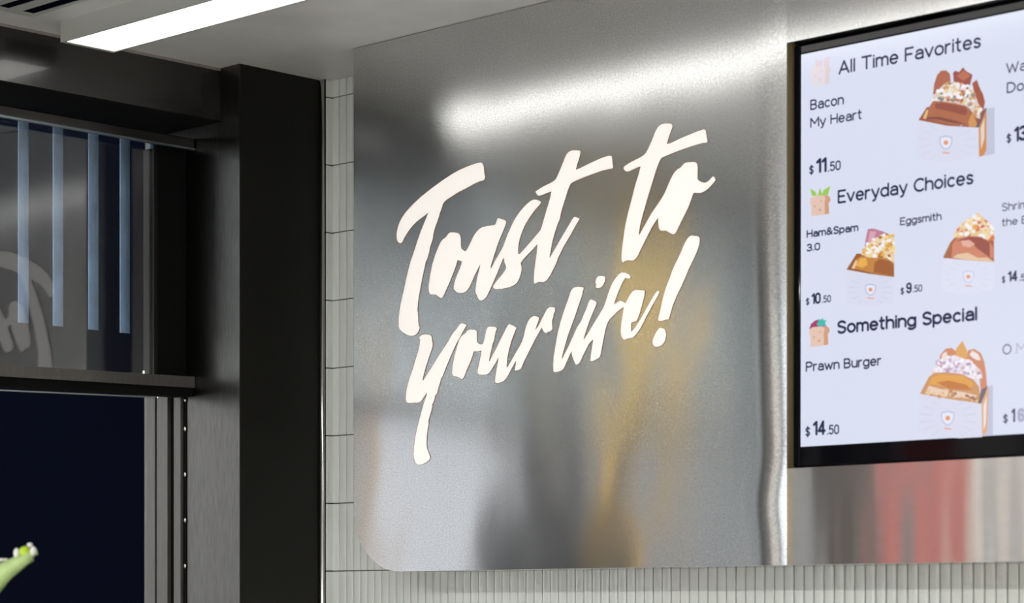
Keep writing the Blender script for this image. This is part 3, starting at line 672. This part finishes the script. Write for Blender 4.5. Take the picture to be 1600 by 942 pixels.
# ------------------------------------------------------------------ outdoors: street behind the hatch, plus shapes added for the steel reflection
gd = box('ground', pave, None, -14, -.36, -16, .6, -.12, -.02); tag(gd, kind='structure')
nv = tag(box('shutter_panel', navy, None, -3.2, -.362, -.20, -.12, -.02, 3.2), 'dark navy blank wall panel outside the open lower hatch', 'panel')
def block(name, m, px0, px1, depth, z1, thick, label, cat, z0=-.02):
    a = M(px0, depth); b = M(px1, depth); d = Vector((b[0]-a[0], b[1]-a[1])).normalized(); n_ = Vector((d.y, -d.x))
    if n_.x > 0: n_ = -n_
    pts = [(a[0], a[1], z0), (b[0], b[1], z0), (b[0]+n_.x*thick, b[1]+n_.y*thick, z0), (a[0]+n_.x*thick, a[1]+n_.y*thick, z0)]
    o = MB().prism(pts, (0, 0, z1-z0)).build(name, m); tag(o, label, cat); return o

facade_m = mat('grey_facade', (.27, .275, .28), .8, noise=((1, 1, .4), 1.2, .8, 1.2)); pale_m = mat('pale_cladding', (.80, .82, .88), .6)
yel = mat('yellow_matte', (.90, .55, .12), .7); drk = mat('charcoal_matte', (.035, .035, .045), .7); tan = mat('tan_matte', (.62, .42, .24), .7)
red = mat('red_panel', (.70, .09, .07), .6); crm = mat('cream_panel', (.95, .90, .82), .6); pole_m = mat('grey_pole', (.2, .2, .2), .5)
bf = block('building', facade_m, 480, 1420, 16, 9.0, 1.0, 'grey building across the street outside the hatch', 'building')
block('pale_block', pale_m, 560, 790, 11, 2.62, 1.2, 'pale block added outside the hatch for the steel reflection', 'pale_block')  # from here on, unseen blocks invented for patches mirrored in the steel
block('tall_block', drk, 735, 960, 6.9, 1.77, .4, 'tall dark block added outside the hatch for the steel reflection', 'dark_block')
block('tan_post', tan, 535, 586, 9, 2.5, .25, 'tan post added outside the hatch for the steel reflection', 'post')
block('red_board', red, 1404, 1482, 10, 3.2, .08, 'red upright board added outside the doorway for the steel reflection', 'board')
block('cream_board', crm, 1486, 1590, 10, 3.2, .08, 'cream upright board added beside the red one', 'board')
block('dark_board', drk, 1594, 1640, 10, 3.2, .08, 'dark upright board added beside the cream one', 'board')
def mirror_prop(m, pxb, pxt, ytop, depth, wt, wb_, label):  # leaning shapes invented for the bands mirrored in the steel
    zt = CAM[2]+(HY-ytop)/f*depth
    a = M(pxb, depth); b = M(pxt, depth); e = tag(empty('leaning_prop', (a[0], a[1], -.02)), label, 'mirror_prop', 'leaning shapes added for the steel reflection')
    A_ = Vector((a[0], a[1], 1.2)); B_ = Vector((b[0], b[1], zt)); pts = [A_.lerp(B_, t) for t in (0, .04, .3, .7, .95, 1)]
    MB().tube(pts, [x*depth/f/2 for x in (wb_*.7, wb_, wb_*.7+wt*.3, wb_*.3+wt*.7, wt*.9, wt*.3)], 16).build('shape_body', m, e, smooth=True)
    MB().tube([(a[0], a[1], 0), tuple(A_), tuple(B_+Vector((0, 0, .08)))], .025, 10).build('pole', pole_m, e)
    MB().tube([(a[0], a[1], -.02), (a[0], a[1], .06)], .28, 20).build('base', pole_m, e)
mirror_prop(yel, 940, 1035, 200, 10.8, 125, 135, 'tall yellow shape leaning right, added for the steel reflection')
mirror_prop(drk, 905, 1030, 640, 8.0, 26, 100, 'short charcoal shape added in front of the yellow one')
mirror_prop(drk, 800, 850, 520, 9.2, 70, 80, 'charcoal shape added left of the yellow one')

def M3(px, py, depth):
    x, y = M(px, depth); return Vector((x, y, CAM[2]+(HY-py)/f*depth))
aw = tag(empty('dark_sheet', M3(600, 300, 7.4)), 'charcoal sheet added outside the window to darken the steel reflection', 'dark_sheet')  # unseen, added only to darken the upper left of the steel reflection
pts = [M3(a, b, 7.4) for a, b in ((540, 110), (690, 170), (765, 330), (710, 425), (610, 400), (565, 460), (540, 470))]
MB().prism(pts, (-.03, .03, 0)).build('sheet_face', drk, aw)
MB().tube([M3(540, 110, 7.39), M3(690, 170, 7.39)], .018, 8).build('rail', pole_m, aw)
p0 = M3(548, 150, 7.42); MB().tube([p0, (p0.x, p0.y, -.02)], .02, 8).build('pole', pole_m, aw)
